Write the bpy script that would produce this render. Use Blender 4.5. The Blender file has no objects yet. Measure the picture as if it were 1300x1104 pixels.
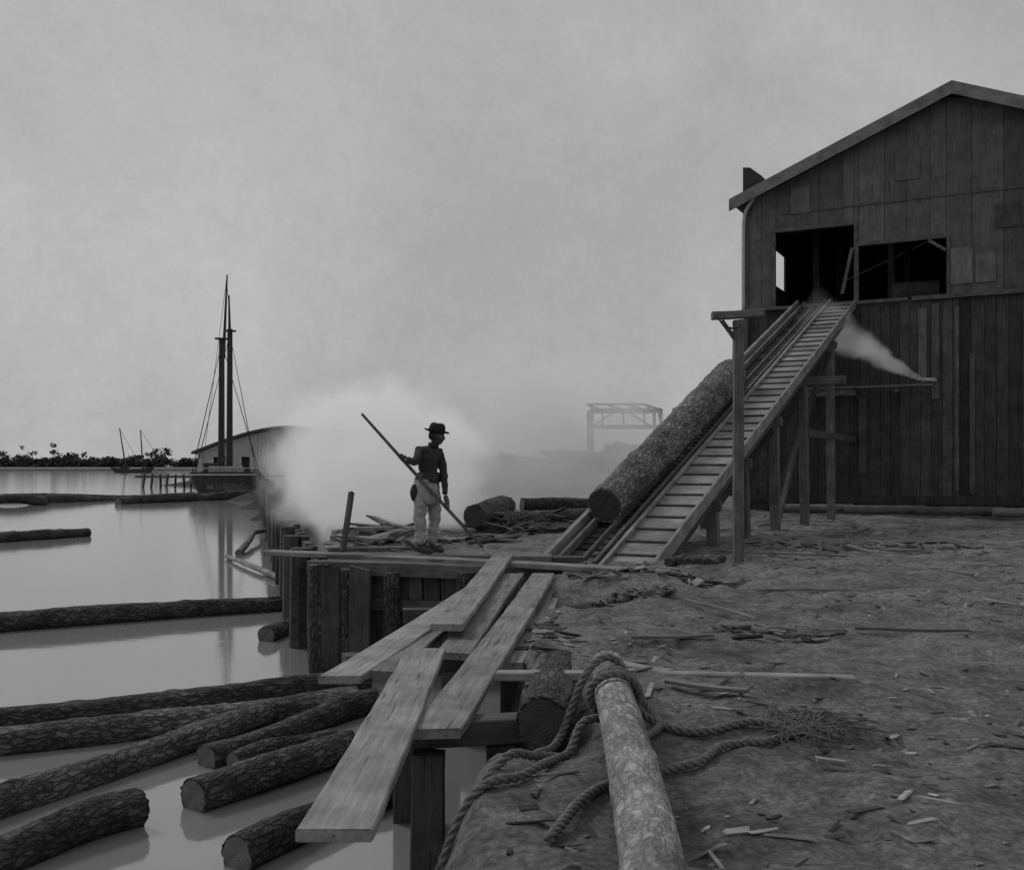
import bpy, bmesh, math, random
import numpy as np
from mathutils import Vector, Matrix, noise
random.seed(7); np.random.seed(7)
SC=bpy.context.scene; COL=SC.collection
H=1.2; F=1300.0; CX=650.0; HY=592.0
WZ=-1.28
def P(px,py,z=0.0):
    Y=F*(H-z)/(py-HY); return Vector(((px-CX)*Y/F,Y,z))
def Q(px,py,Y):
    return Vector(((px-CX)*Y/F,Y,H+(HY-py)*Y/F))
# ---------------------------------------------------------------- materials
def newmat(name):
    m=bpy.data.materials.new(name); m.use_nodes=True
    nt=m.node_tree; nt.nodes.clear()
    out=nt.nodes.new('ShaderNodeOutputMaterial'); b=nt.nodes.new('ShaderNodeBsdfPrincipled')
    nt.links.new(b.outputs[0],out.inputs[0])
    return m,nt,b,out
def N(nt,t,**k):
    n=nt.nodes.new(t)
    for a,v in k.items():
        if a in n.inputs.keys(): n.inputs[a].default_value=v
        else: setattr(n,a,v)
    return n
def L(nt,a,b): nt.links.new(a,b)
def ramp(nt,fac,stops):
    r=nt.nodes.new('ShaderNodeValToRGB'); e=r.color_ramp.elements
    while len(e)<len(stops): e.new(0.5)
    for i,(p,v) in enumerate(stops):
        e[i].position=p; e[i].color=(v,v,v,1)
    L(nt,fac,r.inputs[0]); return r.outputs[0]
def math_(nt,op,a,b=None,c=None):
    m=nt.nodes.new('ShaderNodeMath'); m.operation=op
    for i,v in enumerate((a,b,c)):
        if v is None: continue
        if isinstance(v,(int,float)): m.inputs[i].default_value=v
        else: L(nt,v,m.inputs[i])
    return m.outputs[0]
def wood(name,lo,hi,axis='x',grain=12,bump=.4,tone=False,rough=.85,stain=.5):
    m,nt,b,out=newmat(name)
    tc=N(nt,'ShaderNodeTexCoord'); oi=N(nt,'ShaderNodeObjectInfo')
    ofs=N(nt,'ShaderNodeVectorMath',operation='MULTIPLY_ADD')
    L(nt,tc.outputs['Object'],ofs.inputs[0]); ofs.inputs[1].default_value=(1,1,1)
    cb=N(nt,'ShaderNodeCombineXYZ'); r10=math_(nt,'MULTIPLY',oi.outputs['Random'],37.0)
    for i in range(3): L(nt,r10,cb.inputs[i])
    L(nt,cb.outputs[0],ofs.inputs[2])
    mp=N(nt,'ShaderNodeMapping'); L(nt,ofs.outputs[0],mp.inputs[0])
    s=[grain]*3; s['xyz'.index(axis)]=.8; mp.inputs['Scale'].default_value=s
    n1=N(nt,'ShaderNodeTexNoise',Scale=3.0,Detail=8.0,Roughness=.65); L(nt,mp.outputs[0],n1.inputs['Vector'])
    n2=N(nt,'ShaderNodeTexNoise',Scale=2.6,Detail=7.0,Roughness=.68); L(nt,ofs.outputs[0],n2.inputs['Vector'])
    mp2=N(nt,'ShaderNodeMapping'); L(nt,ofs.outputs[0],mp2.inputs[0])
    s2=[26.0]*3; s2['xyz'.index(axis)]=1.3; mp2.inputs['Scale'].default_value=s2
    n3=N(nt,'ShaderNodeTexNoise',Scale=1.6,Detail=3.0,Roughness=.5); L(nt,mp2.outputs[0],n3.inputs['Vector'])
    crack=ramp(nt,n3.outputs[0],[(.30,.45),(.37,1.0)])
    c1=ramp(nt,n1.outputs[0],[(.3,lo),(.7,hi)])
    st=ramp(nt,n2.outputs[0],[(.32,1-stain),(.62,1.0)])
    v=math_(nt,'MULTIPLY',math_(nt,'MULTIPLY',c1,st),crack)
    rv=math_(nt,'MULTIPLY_ADD',oi.outputs['Random'],.4,.8); v=math_(nt,'MULTIPLY',v,rv)
    if tone:
        at=N(nt,'ShaderNodeAttribute',attribute_name='tone'); v=math_(nt,'MULTIPLY',v,at.outputs['Fac'])
    L(nt,v,b.inputs['Base Color']); b.inputs['Roughness'].default_value=rough
    b.inputs['Specular IOR Level'].default_value=.25
    hh=math_(nt,'ADD',n1.outputs[0],crack)
    bp=N(nt,'ShaderNodeBump',Strength=bump,Distance=.012); L(nt,hh,bp.inputs['Height']); L(nt,bp.outputs[0],b.inputs['Normal'])
    return m
def bark(name,lo,hi,sc=1.0,bump=1.0,crk=.3):
    m,nt,b,out=newmat(name)
    tc=N(nt,'ShaderNodeTexCoord')
    oi=N(nt,'ShaderNodeObjectInfo')
    ad=N(nt,'ShaderNodeVectorMath',operation='ADD'); L(nt,tc.outputs['Object'],ad.inputs[0])
    r=math_(nt,'MULTIPLY',oi.outputs['Random'],31.0); L(nt,r,ad.inputs[1])
    n0=N(nt,'ShaderNodeTexNoise',Scale=7*sc,Detail=4.0,Roughness=.7); L(nt,ad.outputs[0],n0.inputs['Vector'])
    mx=N(nt,'ShaderNodeVectorMath',operation='MULTIPLY_ADD'); L(nt,n0.outputs['Color'],mx.inputs[0]); mx.inputs[1].default_value=(.3,.1,.1); L(nt,ad.outputs[0],mx.inputs[2])
    mp=N(nt,'ShaderNodeMapping'); mp.inputs['Scale'].default_value=(7*sc,24*sc,24*sc); L(nt,mx.outputs[0],mp.inputs[0])
    vo=N(nt,'ShaderNodeTexVoronoi',feature='DISTANCE_TO_EDGE',Scale=1.0); L(nt,mp.outputs[0],vo.inputs['Vector'])
    vc=N(nt,'ShaderNodeTexVoronoi',feature='F1',Scale=1.0); L(nt,mp.outputs[0],vc.inputs['Vector'])
    n1=N(nt,'ShaderNodeTexNoise',Scale=26*sc,Detail=8.0,Roughness=.75); L(nt,ad.outputs[0],n1.inputs['Vector'])
    e=ramp(nt,vo.outputs['Distance'],[(0,crk),(.22,1)])
    bwc=N(nt,'ShaderNodeRGBToBW'); L(nt,vc.outputs['Color'],bwc.inputs[0])
    pl_=math_(nt,'MULTIPLY_ADD',bwc.outputs[0],.6,.7)
    c=ramp(nt,n1.outputs[0],[(.32,lo),(.68,hi)])
    n2=N(nt,'ShaderNodeTexNoise',Scale=2.2,Detail=6.0,Roughness=.6); L(nt,ad.outputs[0],n2.inputs['Vector'])
    c2=ramp(nt,n2.outputs[0],[(.35,.5),(.65,1.35)])
    v=math_(nt,'MULTIPLY',math_(nt,'MULTIPLY',math_(nt,'MULTIPLY',e,c),c2),pl_); L(nt,v,b.inputs['Base Color'])
    b.inputs['Roughness'].default_value=.8; b.inputs['Specular IOR Level'].default_value=.3
    hh=math_(nt,'ADD',math_(nt,'MULTIPLY_ADD',n1.outputs[0],.8,e),math_(nt,'MULTIPLY',bwc.outputs[0],.6))
    bp=N(nt,'ShaderNodeBump',Strength=bump,Distance=.025); L(nt,hh,bp.inputs['Height']); L(nt,bp.outputs[0],b.inputs['Normal'])
    return m
def plain(name,lo,hi,scale=8,rough=.85,bump=.2,spec=.3,tone=False):
    m,nt,b,out=newmat(name)
    tc=N(nt,'ShaderNodeTexCoord')
    n1=N(nt,'ShaderNodeTexNoise',Scale=float(scale),Detail=7.0,Roughness=.65); L(nt,tc.outputs['Object'],n1.inputs['Vector'])
    v=ramp(nt,n1.outputs[0],[(.3,lo),(.7,hi)])
    if tone:
        at=N(nt,'ShaderNodeAttribute',attribute_name='tone'); v=math_(nt,'MULTIPLY',v,at.outputs['Fac'])
    L(nt,v,b.inputs['Base Color']); b.inputs['Roughness'].default_value=rough; b.inputs['Specular IOR Level'].default_value=spec
    bp=N(nt,'ShaderNodeBump',Strength=bump,Distance=.02); L(nt,n1.outputs[0],bp.inputs['Height']); L(nt,bp.outputs[0],b.inputs['Normal'])
    return m
def endgrain(name,lo,hi):
    m,nt,b,out=newmat(name)
    tc=N(nt,'ShaderNodeTexCoord'); mp=N(nt,'ShaderNodeMapping'); mp.inputs['Scale'].default_value=(0,1,1)
    L(nt,tc.outputs['Object'],mp.inputs[0])
    w=N(nt,'ShaderNodeTexWave',wave_type='RINGS',rings_direction='X',Scale=18.0,Distortion=4.0,Detail=4.0); L(nt,mp.outputs[0],w.inputs['Vector'])
    n=N(nt,'ShaderNodeTexNoise',Scale=9.0,Detail=7.0,Roughness=.7); L(nt,mp.outputs[0],n.inputs['Vector'])
    v=math_(nt,'MULTIPLY',ramp(nt,w.outputs['Fac'],[(0,(lo+hi)*.42),(1,hi)]),ramp(nt,n.outputs[0],[(.3,.5),(.7,1.1)]))
    L(nt,v,b.inputs['Base Color']); b.inputs['Roughness'].default_value=.9
    return m
M_plank=wood('weathered_plank',.16,.31,bump=.6)
M_plankL=wood('light_plank',.2,.36,bump=.5,stain=.45)
M_dark=wood('dark_timber',.05,.12)
M_mid=wood('grey_timber',.09,.2)
M_bark=bark('pine_bark',.09,.24)
M_barkd=bark('wet_bark',.045,.14)
M_barkr=bark('ramp_log_bark',.12,.32,sc=.9)
M_barkl=bark('pale_bark',.2,.42,sc=1.3,bump=.7,crk=.6)
M_end=endgrain('cut_log_end',.1,.2)
M_endd=endgrain('dark_log_end',.03,.07)
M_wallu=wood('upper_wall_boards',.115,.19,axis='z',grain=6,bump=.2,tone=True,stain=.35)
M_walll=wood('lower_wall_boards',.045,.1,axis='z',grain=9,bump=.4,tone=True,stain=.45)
M_trim=wood('trim_board',.19,.28,bump=.2)
M_roof=plain('roof_shingles',.06,.1,6)
M_debris=wood('wood_debris',.1,.24,tone=True,bump=.3)
M_iron=plain('zinc_pipe',.35,.5,10,rough=.5)
M_rope=plain('hemp_rope',.08,.19,60,bump=.4)
M_hull=plain('black_hull_paint',.03,.06,2)
M_white=plain('weathered_white_paint',.3,.5,3)
M_far=plain('distant_foliage',.035,.09,.3,tone=True)
M_wire=plain('tarred_rigging',.03,.05,2)
# ---------------------------------------------------------------- mesh helpers
def empty(name,loc=(0,0,0),rotz=0):
    o=bpy.data.objects.new(name,None); o.location=loc; o.rotation_euler=(0,0,rotz); COL.objects.link(o)
    o.empty_display_size=.2; return o
def mkobj(name,v,f,mats,parent=None,mw=None,smooth=False,mi=None,tone=None):
    me=bpy.data.meshes.new(name); me.from_pydata([tuple(x) for x in v],[],f)
    for m in (mats if isinstance(mats,(list,tuple)) else [mats]): me.materials.append(m)
    if mi is not None: me.polygons.foreach_set('material_index',mi)
    if smooth is True: me.polygons.foreach_set('use_smooth',[True]*len(me.polygons))
    elif smooth: me.polygons.foreach_set('use_smooth',smooth)
    if tone is not None:
        a=me.attributes.new('tone','FLOAT','FACE'); a.data.foreach_set('value',tone)
    me.update()
    o=bpy.data.objects.new(name,me); COL.objects.link(o)
    if mw is not None: o.matrix_world=mw
    if parent is not None:
        o.parent=parent
        if mw is not None: 
            o.matrix_parent_inverse=Matrix.LocRotScale(parent.location,parent.rotation_euler,None).inverted()
    return o
def frame(p0,p1,up=Vector((0,0,1)),roll=0):
    x=(p1-p0).normalized(); y=up.cross(x)
    if y.length<1e-3: y=Vector((0,1,0)).cross(x)
    y.normalize(); z=x.cross(y)
    R=Matrix((x,y,z)).transposed()
    if roll: R=R@Matrix.Rotation(roll,3,'X')
    M=R.to_4x4(); M.translation=p0; return M
def plank(name,p0,p1,w,t,mat,parent=None,roll=0,warp=.006,top=True,up=Vector((0,0,1))):
    p0=Vector(p0);p1=Vector(p1); Ln=(p1-p0).length
    n=max(2,int(Ln/.12)+1); n=min(n,60); c=min(.007,t*.15,w*.15)
    zt=0 if top else t/2; zb=zt-t
    prof=[(-w/2+c,zt),(w/2-c,zt),(w/2,zt-c),(w/2,zb+c),(w/2-c,zb),(-w/2+c,zb),(-w/2,zb+c),(-w/2,zt-c)]
    V=[];Fc=[]; sk0=random.uniform(-.035,.035)*w/.25; sk1=random.uniform(-.035,.035)*w/.25
    ph=random.uniform(0,6); sd=random.uniform(0,99)
    for i in range(n):
        k=i/(n-1); x=k*Ln
        wz=warp*math.sin(k*4+ph); wy=warp*math.cos(k*3+ph)
        for (y,z) in prof:
            ed=noise.noise(Vector((x*3,y*9+sd,0)))*.007*min(1,w/.15)
            s=(sk0*(1-k)**6 - sk1*k**6)*(y/(w/2))+(noise.noise(Vector((y*40+sd,z*20,k)))*.012 if i in(0,n-1) else 0)
            V.append((x+s,y+ed+wy,z+wz))
    for i in range(n-1):
        for j in range(8):
            a=i*8+j;b=i*8+(j+1)%8; Fc.append((a,a+8,b+8,b))
    Fc.append(tuple(range(8))); Fc.append(tuple(reversed(range((n-1)*8,n*8))))
    return mkobj(name,V,Fc,mat,parent,frame(p0,p1,up,roll))
def beam(name,p0,p1,w,t,mat,parent=None,**k):
    return plank(name,p0,p1,w,t,mat,parent,top=False,warp=.003,**k)
def log(name,p0,p1,r0,r1,mat=None,mend=None,parent=None,bend=.04,rough=.09,seg=36,knots=True):
    mat=mat or M_bark; mend=mend or M_end
    p0=Vector(p0);p1=Vector(p1);Ln=(p1-p0).length; n=max(8,int(Ln/.06)); n=min(n,120)
    V=[];Fc=[];mi=[];sm=[]; sd=random.uniform(0,100); b1=random.uniform(0,6); 
    for i in range(n+1):
        k=i/n; r=r0+(r1-r0)*k
        oy=bend*math.sin(k*math.pi*1.3+b1)-bend*math.sin(b1); oz=bend*.5*math.sin(k*math.pi*1.7+b1*2)-bend*.5*math.sin(b1*2)
        for j in range(seg):
            a=2*math.pi*j/seg
            d=noise.noise(Vector((k*Ln*1.5+sd,math.cos(a)*1.3,math.sin(a)*1.3)))*rough*1.3+noise.noise(Vector((k*Ln*6+sd,math.cos(a)*5,math.sin(a)*5)))*rough*.9
            kn=noise.noise(Vector((k*Ln*2.3+sd*2,math.cos(a)*2,math.sin(a)*2)))
            if kn>.45: d+=(kn-.45)*.8
            rr=r*(1+d)
            V.append((k*Ln+(random.uniform(-.01,.01) if i in(0,n) else 0),oy+rr*math.cos(a),oz+rr*math.sin(a)))
    for i in range(n):
        for j in range(seg):
            a=i*seg+j;b=i*seg+(j+1)%seg; Fc.append((a,b,b+seg,a+seg)); mi.append(0); sm.append(True)
    for (base,sgn) in ((0,1),(n*seg,-1)):
        cx=sum(V[base+j][0] for j in range(seg))/seg; cy=sum(V[base+j][1] for j in range(seg))/seg; cz=sum(V[base+j][2] for j in range(seg))/seg
        st=len(V)
        for j in range(seg):
            v=V[base+j]; V.append((cx,cy+(v[1]-cy)*.9,cz+(v[2]-cz)*.9))
        V.append((cx+sgn*.004,cy,cz)); c=len(V)-1
        for j in range(seg):
            j2=(j+1)%seg
            q=(base+j,st+j,st+j2,base+j2); t=(st+j,c,st+j2)
            if sgn<0: q=q[::-1]; t=t[::-1]
            Fc.append(q); mi.append(0); sm.append(False)
            Fc.append(t); mi.append(1); sm.append(False)
    return mkobj(name,V,Fc,[mat,mend],parent,frame(p0,p1),smooth=sm,mi=mi)
class MB:
    def __init__(s): s.v=[];s.f=[];s.t=[]
    def box(s,c,size,R=None,tone=1.0,jit=0):
        b=len(s.v); R=R or Matrix.Identity(3)
        for dx in(-.5,.5):
            for dy in(-.5,.5):
                for dz in(-.5,.5):
                    p=Vector((dx*size[0]*(1+random.uniform(-jit,jit)),dy*size[1]*(1+random.uniform(-jit,jit)),dz*size[2]*(1+random.uniform(-jit,jit))))
                    s.v.append(Vector(c)+R@p)
        for q in((0,1,3,2),(4,6,7,5),(0,4,5,1),(2,3,7,6),(0,2,6,4),(1,5,7,3)):
            s.f.append(tuple(b+i for i in q)); s.t.append(tone)
    def prism(s,poly,y0,y1,tone=1.0):
        b=len(s.v);n=len(poly)
        for (x,z) in poly: s.v.append(Vector((x,y0,z)))
        for (x,z) in poly: s.v.append(Vector((x,y1,z)))
        s.f.append(tuple(range(b,b+n)));s.t.append(tone)
        s.f.append(tuple(reversed(range(b+n,b+2*n))));s.t.append(tone)
        for i in range(n):
            j=(i+1)%n; s.f.append((b+i,b+n+i,b+n+j,b+j));s.t.append(tone)
    def tube(s,pts,r,n=6,tone=1.0):
        pts=[Vector(p) for p in pts]; b0=len(s.v); m=len(pts)
        for i,p in enumerate(pts):
            t=(pts[min(i+1,m-1)]-pts[max(i-1,0)]).normalized()
            a=t.orthogonal().normalized() if i==0 else (a-t*a.dot(t)).normalized()
            c=t.cross(a); rr=r[i] if isinstance(r,(list,tuple)) else r
            for j in range(n):
                th=2*math.pi*j/n; s.v.append(p+(a*math.cos(th)+c*math.sin(th))*rr)
        for i in range(m-1):
            for j in range(n):
                q=b0+i*n+j;w=b0+i*n+(j+1)%n; s.f.append((q,w,w+n,q+n)); s.t.append(tone)
        s.f.append(tuple(reversed(range(b0,b0+n))));s.t.append(tone)
        s.f.append(tuple(range(b0+(m-1)*n,b0+m*n)));s.t.append(tone)
    def obj(s,name,mat,parent=None,smooth=False):
        return mkobj(name,s.v,s.f,mat,parent,smooth=smooth,tone=s.t)
def smoothpath(pts,n=12):
    pts=[Vector(p) for p in pts]; P_=[pts[0]*2-pts[1]]+pts+[pts[-1]*2-pts[-2]]; out=[]
    for i in range(1,len(P_)-2):
        a,b,c,d=P_[i-1:i+3]
        for k in range(n):
            t=k/n; out.append(.5*((2*b)+(c-a)*t+(2*a-5*b+4*c-d)*t*t+(3*b-a-3*c+d)*t**3))
    out.append(pts[-1]); return out
# ---------------------------------------------------------------- terrain
def sstep(a,b,x):
    t=np.clip((x-a)/(b-a),0,1); return t*t*(3-2*t)
def shore_e(Y):
    return np.interp(Y,[-30,2,3,4,5,6,7,9,11.2,11.9,12.5],[-.4,-.2,-.12,-.05,.05,.1,.16,.3,.5,.62,.62])
def shore_w(Y):
    return np.interp(Y,[12.6,16,68,100,160,170,250,400,5000],[-2.25,-2.6,-15.3,-25.5,-49,-49,-60,-60,-60])
def vn(x,y,s,seed):
    x=x*s+seed*17.3;y=y*s+seed*7.7
    xi=np.floor(x).astype(np.int64);yi=np.floor(y).astype(np.int64);fx=x-xi;fy=y-yi
    def h(a,b):
        n=(a*374761393+b*668265263+seed*1442695)&0x7fffffff; n=((n^(n>>13))*1274126177)&0x7fffffff
        return ((n^(n>>16))&0xffff)/65535.0
    u=fx*fx*(3-2*fx);v=fy*fy*(3-2*fy)
    return (h(xi,yi)*(1-u)+h(xi+1,yi)*u)*(1-v)+(h(xi,yi+1)*(1-u)+h(xi+1,yi+1)*u)*v-.5
def terr(x,y):
    x=np.asarray(x,float);y=np.asarray(y,float)
    n=.10*vn(x,y,.6,1)+.07*vn(x,y,1.7,2)+.05*vn(x,y,4.3,3)+.03*vn(x,y,9.5,4)
    amp=1.0+0.8*np.exp(-((x-1.5)**2/4+(y-10.5)**2/3))
    z=n*amp*.9-.02
    z-=.26*np.exp(-((x-.12)**2/.09+(y-5.1)**2/.5))
    z-=.22*np.exp(-((x-.75)**2/.25+(y-9.6)**2/.35))
    z+=.10*np.exp(-((x-1.2)**2/.3+(y-9.3)**2/.3))
    d1=x-shore_e(y)-.14*vn(x,y,1.3,9)-.07*vn(x,y,5,11)
    wd=.5+.45*(1-sstep(4.5,6.5,y))
    k1=sstep(-1,0,d1/wd)
    ly=12.55-.268*(x+2.36)
    k2=sstep(-.06,.04,y-ly-.14)*sstep(-.08,0,x-shore_w(y))
    k=np.maximum(k1*(y<400),k2)
    z=z*k+(-2.4)*(1-k)
    far=sstep(600,625,y)
    z=z*(1-far)+far*1.0
    return z
def tz(x,y): return float(terr(x,y))
xs=np.concatenate([-np.geomspace(6000,8,26),np.arange(-7,-2.6,.4),np.arange(-2.5,5,.04),np.arange(5,14,.12),np.geomspace(14,6000,30)])
ys=np.concatenate([[-40,-15,-5,0,1.2],np.arange(2,10.5,.045),np.arange(10.5,20,.07),np.arange(20,34,.22),np.geomspace(34,600,40),[605,612,620,630,700,1000,2500,7000]])
X,Y=np.meshgrid(xs,ys); Z=terr(X,Y); nx=len(xs);ny=len(ys)
verts=np.stack([X,Y,Z],-1).reshape(-1,3)
idx=(np.arange(ny-1)[:,None]*nx+np.arange(nx-1)[None,:]).reshape(-1)
faces=np.stack([idx,idx+1,idx+nx+1,idx+nx],1)
me=bpy.data.meshes.new('ground'); me.from_pydata(verts.tolist(),[],faces.tolist())
me.polygons.foreach_set('use_smooth',[True]*len(me.polygons))
m,nt,b,out=newmat('trampled_dirt')
tc=N(nt,'ShaderNodeTexCoord')
na=N(nt,'ShaderNodeTexNoise',Scale=1.1,Detail=10.0,Roughness=.7,Distortion=.3);L(nt,tc.outputs['Object'],na.inputs['Vector'])
nb=N(nt,'ShaderNodeTexNoise',Scale=30.0,Detail=8.0,Roughness=.8);L(nt,tc.outputs['Object'],nb.inputs['Vector'])
nc=N(nt,'ShaderNodeTexNoise',Scale=7.0,Detail=6.0,Roughness=.7);L(nt,tc.outputs['Object'],nc.inputs['Vector'])
vo=N(nt,'ShaderNodeTexVoronoi',Scale=26.0);L(nt,tc.outputs['Object'],vo.inputs['Vector'])
v=math_(nt,'MULTIPLY',ramp(nt,na.outputs[0],[(.36,.55),(.5,1.0),(.66,1.35)]),ramp(nt,nb.outputs[0],[(.32,.08),(.5,.185),(.68,.35)]))
v=math_(nt,'MULTIPLY',v,ramp(nt,nc.outputs[0],[(.38,.68),(.55,1.12)]))
sp=N(nt,'ShaderNodeSeparateXYZ');L(nt,tc.outputs['Object'],sp.inputs[0])
wet=ramp(nt,math_(nt,'ADD',sp.outputs[2],1.0),[(.7,.3),(.9,1.0)])
v=math_(nt,'MULTIPLY',v,wet)
L(nt,v,b.inputs['Base Color']);b.inputs['Roughness'].default_value=.95;b.inputs['Specular IOR Level'].default_value=.15
hh=math_(nt,'MULTIPLY_ADD',vo.outputs['Distance'],-.3,nb.outputs[0]); hh=math_(nt,'MULTIPLY_ADD',nc.outputs[0],1.4,hh)
bp=N(nt,'ShaderNodeBump',Strength=.9,Distance=.04);L(nt,hh,bp.inputs['Height']);L(nt,bp.outputs[0],b.inputs['Normal'])
me.materials.append(m); g=bpy.data.objects.new('ground',me);COL.objects.link(g)
# water
m,nt,b,out=newmat('river_water')
tc=N(nt,'ShaderNodeTexCoord')
mp=N(nt,'ShaderNodeMapping');mp.inputs['Scale'].default_value=(.5,1.4,1);L(nt,tc.outputs['Object'],mp.inputs[0])
n1=N(nt,'ShaderNodeTexNoise',Scale=1.2,Detail=4.0,Roughness=.5);L(nt,mp.outputs[0],n1.inputs['Vector'])
bp=N(nt,'ShaderNodeBump',Strength=.08,Distance=.05);L(nt,n1.outputs[0],bp.inputs['Height']);L(nt,bp.outputs[0],b.inputs['Normal'])
b.inputs['Base Color'].default_value=(.22,.22,.22,1);b.inputs['Roughness'].default_value=.08;b.inputs['IOR'].default_value=2.4
b.inputs['Specular IOR Level'].default_value=.5
mkobj('water',[(-6000,-60,WZ),(6000,-60,WZ),(6000,7000,WZ),(-6000,7000,WZ)],[(0,1,2,3)],m)
# ---------------------------------------------------------------- world / sun / camera
w=bpy.data.worlds.new('World');SC.world=w;w.use_nodes=True;nt=w.node_tree;nt.nodes.clear()
sunv=Vector((-.62,.5,.75)).normalized()
sky=N(nt,'ShaderNodeTexSky',sky_type='NISHITA');sky.sun_disc=False
sky.sun_elevation=math.asin(sunv.z);sky.sun_rotation=math.atan2(sunv.x,sunv.y);sky.dust_density=6;sky.air_density=1.5
bw=N(nt,'ShaderNodeRGBToBW');L(nt,sky.outputs[0],bw.inputs[0])
tc=N(nt,'ShaderNodeTexCoord')
cl=N(nt,'ShaderNodeTexNoise',Scale=2.8,Detail=8.0,Roughness=.62,Distortion=.4);L(nt,tc.outputs['Generated'],cl.inputs['Vector'])
cf=N(nt,'ShaderNodeTexNoise',Scale=60.0,Detail=5.0,Roughness=.85);L(nt,tc.outputs['Generated'],cf.inputs['Vector'])
base=math_(nt,'MULTIPLY_ADD',bw.outputs[0],.04,5.6)
mul=math_(nt,'MULTIPLY',ramp(nt,cl.outputs[0],[(.3,.78),(.7,1.04)]),ramp(nt,cf.outputs[0],[(.25,.9),(.75,1.02)]))
v=math_(nt,'MULTIPLY',base,mul)
bg=N(nt,'ShaderNodeBackground',Strength=.085);L(nt,v,bg.inputs[0])
wo=N(nt,'ShaderNodeOutputWorld');L(nt,bg.outputs[0],wo.inputs[0])
sl=bpy.data.lights.new('sun','SUN');sl.energy=1.2;sl.angle=math.radians(14);sl.color=(1,.998,.995)
so=bpy.data.objects.new('sun',sl);so.rotation_euler=sunv.to_track_quat('Z','Y').to_euler();so.location=(0,0,40);COL.objects.link(so)
cam=bpy.data.cameras.new('camera');cam.sensor_width=36;cam.lens=36;cam.clip_end=20000;cam.clip_start=.05
cam.shift_y=(HY-552)/1300
co=bpy.data.objects.new('camera',cam);co.location=(0,0,H);co.rotation_euler=(math.pi/2,0,0);COL.objects.link(co);SC.camera=co
SC.view_settings.view_transform='Standard';SC.view_settings.look='None';SC.view_settings.exposure=0
# ---------------------------------------------------------------- sawmill
ANG=math.atan2(-.462,.887); ORI=(6.46,28,0)
mill=empty('sawmill_building',ORI,ANG)
def roofz(t): return 8.44+.405*(t if t<5.16 else 10.32-t)
W=10.32
def wallrect(mb,t0,t1,z0f,z1f,bw,th,tl,th_,y=0):
    t=t0
    while t<t1-1e-6:
        e=min(t+bw*random.uniform(.85,1.15),t1)
        if t1-e<bw*.3:e=t1
        a=z1f(t+.004);bq=z1f(e-.004); z0=z0f
        o=random.uniform(-.012,.012)
        mb.prism([(t+.005,z0),(e-.005,z0),(e-.005,bq),(t+.005,a)],y+o,y+th+o,random.uniform(tl,th_))
        t=e
up=MB()
rz=lambda t:roofz(t)-.02
wallrect(up,0,.75,5.5,rz,.38,.05,.85,1.2)
wallrect(up,.75,2.77,7.5,rz,.62,.05,.8,1.15)
wallrect(up,2.9,5.0,6.93,rz,.62,.05,.8,1.15)
wallrect(up,2.77,2.9,5.5,rz,.2,.05,.9,1.)
wallrect(up,5.0,6.3,5.5,rz,.66,.05,.8,1.2)
wallrect(up,6.3,W,5.5,rz,.66,.05,.6,.9)
for z in(8.0,):
    up.box((5.2,-.022,z),(8.6,.02,.05),tone=.8)
for (t,z,a,bb,tn) in((5.35,6.2,.5,.9,1.35),(5.9,6.1,.45,.7,1.15),(6.4,7.35,.55,.6,.55),(4.1,8.9,.6,.8,.9),(1.4,8.3,.5,.7,1.1)):
    up.box((t,-.03,z),(a,.02,bb),tone=tn)
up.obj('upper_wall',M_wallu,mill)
lo=MB()
wallrect(lo,0,3.9,-.3,lambda t:5.42+random.uniform(-.02,0),.27,.05,.6,1.15)
wallrect(lo,3.9,5.3,-.3,lambda t:5.42,.24,.05,.7,1.9)
wallrect(lo,5.3,W,-.3,lambda t:5.42,.3,.05,.6,1.2)
for (t,z0,z1,tn,ww) in((4.45,3.4,5.2,2.4,.2),(4.75,2.9,5.3,1.9,.18),(5.25,.6,5.2,2.2,.1),(3.0,1.,3.,1.4,.2),(5.6,.5,4,1.6,.12)):
    lo.box((t,-.035,(z0+z1)/2),(ww,.025,z1-z0),tone=tn)
lo.box((5,-.04,.35),(10.3,.03,.22),tone=.8)
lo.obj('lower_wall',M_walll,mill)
s=MB()
s.box((.03,1.45,4.07),(.06,2.7,8.76),tone=1); s.box((.03,9.2,4.07),(.06,9.8,8.76),tone=1)
s.box((.03,3.55,3.15),(.06,1.5,6.9),tone=1); s.box((.03,3.55,8.07),(.06,1.5,.76),tone=1)
s.box((W-.03,7.1,4.07),(.06,14,8.76),tone=1); s.box((W/2,14.1,4.2),(W,.06,8.6),tone=1)
s.prism([(0,8.4),(W,8.4),(W/2,10.53)],14.07,14.13)
s.box((W/2,7.1,5.42),(W-.2,13.8,.12),tone=1.2)
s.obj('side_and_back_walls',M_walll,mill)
s=MB()
for t in(1.2,3.3,5.8,8): 
    s.box((t,3.2,6.9),(.18,.18,2.8),tone=1.6); s.box((t,7,6.9),(.2,.2,2.8),tone=1.6)
s.box((4,3.2,8.3),(8,.2,.25),tone=1.6)
s.tube([(3.4,2.4,6.05),(4.6,2.6,6.05)],.28,12,tone=2.0)
s.obj('mill_interior_timbers',M_walll,mill)
r=MB()
for sg in(-1,1):
    xa=-.35 if sg<0 else W+.35; za=8.44-.405*.35
    r.prism([(xa,za+.02),(W/2,10.53+.02),(W/2,10.53+.12),(xa,za+.12)] if sg<0 else [(W/2,10.552),(xa,za+.022),(xa,za+.122),(W/2,10.652)],-.45,14.4,1)
r.obj('roof',M_roof,mill)
t=MB()
xa=-.4; za=8.44-.405*.4
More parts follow.
